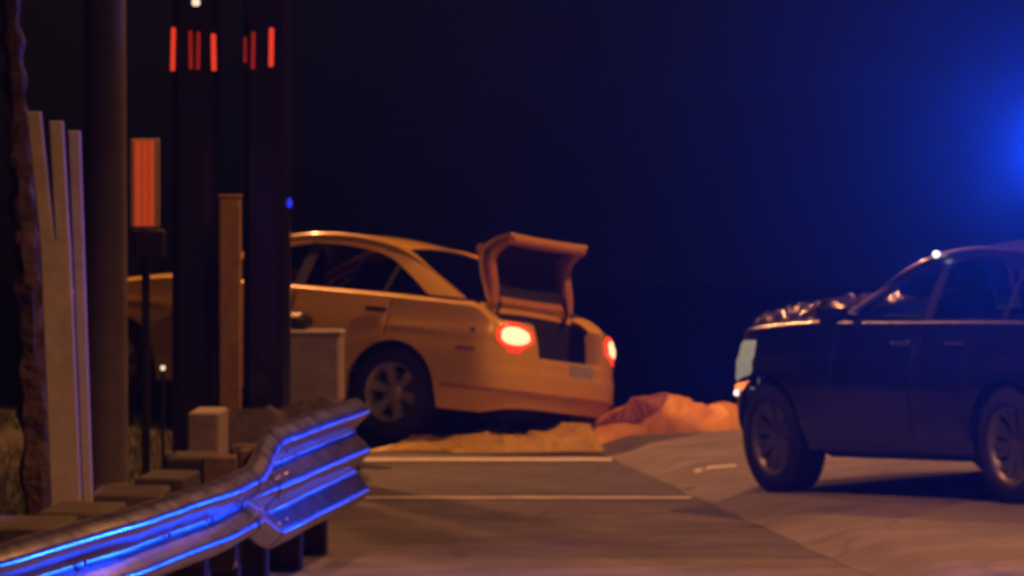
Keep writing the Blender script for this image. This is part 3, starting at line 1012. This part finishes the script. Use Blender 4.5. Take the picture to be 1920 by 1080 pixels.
q.grid([[lidpt(a, h + .02 * (1 - s_ * s_), s_ * LW * .97) for s_ in [1 - 2 * j / NS for j in range(NS + 1)]] for a, h in ((.33, .0), (.37, .018), (.44, -.005), (.455, -.03), (.43, -.07))])
q.obj('spoiler_lip', M['taxi'], lid)
for s_ in (1, -1):
    q = MB()
    q.tube([(.0, s_ * .50, -.14), (-.05, s_ * .50, -.02), lidpt(.10, -.05, s_ * .50)], .014, 8)
    q.obj('hinge_arm', M['black_plastic'], lid)
yc.matrix_world = car_matrix(CP, CYAW, CROLL, CPITCH)

# ---- dark car at the right
dc = empty('car', label='dark navy car cut off by the right edge, blue beacon glow on it', cat='car')
D = dict(W=.91, wb=2.65, xf=3.38, xr=-1.05, paint='navy', glass='glass_clear', wheelR=.335, archR=.395, wy=.79, sill=.27, cowl=1.90, belt=1.05, hoodf=.97,
         open=False, hinge=-.55, lip=.8, deck=1.04, crease=.80, yin=.78, tumble=.50, doors=[(.40, .96), (.98, 1.92)], handle='chrome', glint_folds=.10, bonnet='glint_bonnet',
         outline=[(2.02, 1.03), (1.62, 1.22), (1.22, 1.37), (.85, 1.435), (.45, 1.44), (.05, 1.39), (-.25, 1.25), (-.55, 1.06)],
         window=[(1.84, 1.04), (1.55, 1.18), (1.18, 1.31), (.85, 1.375), (.48, 1.38), (.18, 1.33), (-.02, 1.20), (-.20, 1.04)],
         roof_i=(20, 50), bars=[(.97, .09, -.03), (.15, .035, -.05)], seats=[(1.22, 2), (.30, 3)], mirror=1.72,
         rimR=.225, spokes=8, twin=True, alloy='alloy_dark')
d_ = build_car(dc, D)
fr = [i for i, p in enumerate(d_['path']) if p[0] > 2.80 and p[1] > .55]
j0, j1 = min(fr), max(fr)
for side in (1, -1):
    hl = d_['patch']('headlight', M['head_pale'], j0, j1, lambda x, u: .60 + .12 * u, lambda x, u: .93 + .01 * u, .014, 8, side)
    k = j1 - j0
    d_['patch']('indicator', M['amber'], j1 - k // 3, j1 - 1, lambda x, u: .615 + .02 * u, lambda x, u: .67 + .01 * u, .022, 4, side, parent=hl)
    d_['patch']('daytime_lamp', M['head_white'], j0 + k // 5, j1 - k // 3, .585, .63, .022, 4, side, parent=hl)
    b0 = min(i for i, p in enumerate(d_['path']) if p[1] > .44)
    d_['patch']('fog_lamp', M['head_white'], j0 + 1, j0 + 1 + max(2, k // 4), .43, .49, .012, 4, side)
    d_['patch']('blue_strobe', M['blue_lamp'], b0, b0 + 3, .60, .70, .035, 4, side)
rows = []
for i in range(0, min(i for i, p in enumerate(d_['path']) if p[1] > .40)):
    rows.append([d_['pt'](i, z, .012) for z in (.50, .55, .60, .65, .70, .74)])
q = MB(); q.grid(rows); q.grid([[Vector((p.x, -p.y, p.z)) for p in r_][::-1] for r_ in rows]); q.obj('grille', M['black_plastic'], dc)
# beacon on a short mast on the roof
mast = Vector((.56, 0, 1.48))
q = MB(); q.tube([mast - Vector((0, 0, .04)), mast + Vector((0, 0, .46))], .018, 10); ms = q.obj('beacon_mast', M['black_plastic'], dc); bm0 = mast.copy()
q = MB(); q.lathe([(0, .0), (.055, .0), (.06, .02), (.055, .10), (.035, .13), (0, .14)], 20, 'z', mast + Vector((0, 0, .46))); q.obj('blue_beacon', M['blue_beacon'], ms)
mast = Vector((.20, 0, 1.46))
q = MB(); q.box(mast + Vector((0, 0, .035)), (.26, .9, .09), None, .03); lb = q.obj('roof_light_bar', M['glass_dark'], dc)
q = MB(); q.box(mast + Vector((0, .465, .035)), (.05, .03, .03), None, .008); q.obj('takedown_lamp', M['head_white'], lb)
q = MB(); q.lathe([(0, .02), (.018, .014), (.022, 0), (.014, -.02), (0, -.022)], 12, 'y', (1.02, .655, 1.425)); q.obj('marker_lamp', M['head_white'], dc)
DP = Vector((3.63, 30.7, .204))
dc.matrix_world = car_matrix(DP, R(61.9), R(-3.2), R(-1.35))
BL_ = bpy.data.lights.new('beacon_light', 'SPOT')          # beacon's beam, tilted up and narrowed to keep blue off the road
BL_.energy = P_BEACON
BL_.color = (.006, .058, 1.0)
BL_.spot_size = R(100)
BL_.spot_blend = .6
BL_.shadow_soft_size = .06
bo = bpy.data.objects.new('beacon_light', BL_)
link(bo)
bo.location = dc.matrix_world @ (bm0 + Vector((.06, .08, .53)))
SL_ = bpy.data.lights.new('strobe_light', 'SPOT')          # blue strobe in the front corner
SL_.energy = P_STROBE
SL_.color = (.010, .075, 1.0)
SL_.spot_size = R(30)
SL_.spot_blend = .55
SL_.shadow_soft_size = .05
so = bpy.data.objects.new('strobe_light', SL_)
link(so)
so.location = dc.matrix_world @ Vector((3.30, .66, .72))
so.rotation_euler = Vector((-.29, -.95, .04)).to_track_quat('-Z', 'Y').to_euler()
bo.rotation_euler = Vector((-.48, -.86, .40)).to_track_quat('-Z', 'Y').to_euler()

# ------------------------------------------------------------------ orange sheets on the ground
def cloth(name, material, x0, x1, fy0, fy1, fh, nx, ny, label, cat):
    m = MB()
    rows = []
    for i in range(nx + 1):
        u = i / nx
        X = x0 + (x1 - x0) * u
        row = []
        for j in range(ny + 1):
            v = j / ny
            y = fy0(u) + (fy1(u) - fy0(u)) * v
            row.append(Vector((X + .09 * mnoise.noise(Vector((v * 5, u * 9, 1))), y, max(fh(u, v, X, y), .006) + .006)))
        rows.append(row)
    m.grid(rows)
    m.f = [f[::-1] for f in m.f]
    o = m.obj(name, M[material], autos=180)
    tag(o, label, cat)
    return o, rows
def ridged(X, Y_, f, seed):
    a = 1 - abs(mnoise.noise(Vector((X * f, Y_ * f * .8, seed)))) * 2.2
    return max(0, a) ** 3
def flat_h(u, v, X, Y_):
    e = sstep(0, .06, v) * sstep(1, .93, v) * sstep(-.05, .22, u) * sstep(1, .94, u)
    f = .5 + .5 * math.sin(X * 5 + Y_ * 4 + 2.2 * mnoise.noise(Vector((X * 2.5, Y_ * 1.5, 0))))
    g = abs(mnoise.noise(Vector((X * 1.7 + Y_ * .5, Y_ * 1.2, 4))))
    return e * (.015 + .045 * ridged(X, Y_ * .7, 2.6, 11) + .02 * ridged(X + .4 * Y_, Y_ * .6, 6, 3) + .02 * f ** 2 + .11 * g * sstep(0, .35, v) + .05 * sstep(.35, .8, u))
cloth('orange_sheet', 'tarp_orange', -1.06, .70, lambda u: 39.55 + .12 * math.sin(u * 9) - .1 * u, lambda u: 39.85 + 1.05 * sstep(0, .42, u) - .1 * u + .05 * math.sin(u * 14), flat_h, 140, 50,
      'crumpled orange-yellow sheet spread flat on the road beside the yellow car', 'sheet')
SIL = [(0, 0), (.06, .17), (.16, .275), (.30, .335), (.45, .372), (.58, .345), (.68, .315), (.80, .325), (.92, .27), (1.0, .20), (1.1, 0)]
def sil(u):
    for (a, ha), (b, hb) in zip(SIL, SIL[1:]):
        if u <= b:
            return ha + (hb - ha) * sstep(a, b, u) if False else ha + (hb - ha) * (u - a) / (b - a)
    return 0
def mound_h(u, v, X, Y_):
    uu = u * 1.1
    s_ = sil(uu)
    sec = max(0.0, 1 - abs(2 * v - 1) ** 2.2) ** .55
    folds = .05 * ridged(X * 1.0 + .35 * Y_, Y_ * .55, 3.1, 2) * .28 + .012 * ridged(X - .3 * Y_, Y_ * .6, 6.5, 9) + .012 * ridged(X, Y_, 12, 4) - .02
    dip = -.035 * sstep(.09, .0, abs(uu - .69 + .12 * (v - .5)))
    return s_ * sec * 1.04 + (folds + dip) * sec * min(1, s_ * 6)
mo, mrows = cloth('covered_heap', 'tarp_red', .585, 2.02, lambda u: 40.38 + .10 * math.sin(u * 7), lambda u: 41.30 - .16 * (1 - u), mound_h, 150, 60,
      'rounded heap under a bright orange cover with a dark ribbed patch', 'covered heap')
# dark ribbed patch on the heap's left shoulder
m = MB()
rows = []
for i in range(9, 60):
    lo_ = 5 + int(8 * abs((i - 33) / 26) ** 2)
    n1 = 20 + int((i - 9) * .08)
    rows.append([mrows[i][j] + Vector((-.004, -.010, .010)) for j in (lambda a, b: [round(a + (b - a) * k / 8) for k in range(9)])(min(lo_ + max(0, (40 - i) // 7), n1 - 4), n1)])
m.grid(rows)
m.f = [f[::-1] for f in m.f]
m.obj('mesh_patch', M['mesh_dark'], mo)
for k in range(2, len(rows) - 1, 5):
    m = MB(); m.tube([p + Vector((0, -.005, .005)) for p in rows[k]], .0055, 6); m.obj('rib', M['mesh_rib'], mo)
m = MB(); m.tube([r_[-1] + Vector((0, -.004, .008)) for r_ in rows], .009, 6); m.obj('patch_hem', M['tarp_red'], mo)

# ------------------------------------------------------------------ grass behind the kerb
m = MB()
for k in range(6500):
    X = random.uniform(-4.2, -1.75)
    Yg = random.uniform(28.2, 41.0)
    if mnoise.noise(Vector((X * .9, Yg * .5, 3))) < -.15: continue
    h = random.uniform(.05, .17)
    a = random.uniform(0, 6.283)
    dv = Vector((math.cos(a), math.sin(a), 0)) * .007
    ln = Vector((random.gauss(0, .35), random.gauss(0, .35), 1)) * h
    b = Vector((X, Yg, ground(X, Yg) - .03))
    m.add([b - dv, b + dv, b + ln * .6 + dv * .6, b + ln], [(0, 1, 2, 3)])
tag(m.obj('grass', M['grass'], smooth=False), 'short rough grass behind the concrete kerb blocks', 'grass', kind='stuff')

# ------------------------------------------------------------------ haze
hb = MB()
hb.box((0, 180, 1.75), (830, 500, 18.5))
ho = hb.obj('haze', None, smooth=False)
hm = bpy.data.materials.new('haze')
hm.use_nodes = True
n, l = hm.node_tree.nodes, hm.node_tree.links
for x in list(n): n.remove(x)
out = n.new('ShaderNodeOutputMaterial')
vol = n.new('ShaderNodeVolumePrincipled')
vol.inputs['Color'].default_value = (.9, .9, .92, 1)
vol.inputs['Density'].default_value = HAZE
vol.inputs['Anisotropy'].default_value = 0.9
l.new(vol.outputs[0], out.inputs['Volume'])
ho.data.materials.append(hm)
tag(ho, 'thin night haze glowing blue round the beacon', 'haze', kind='stuff')
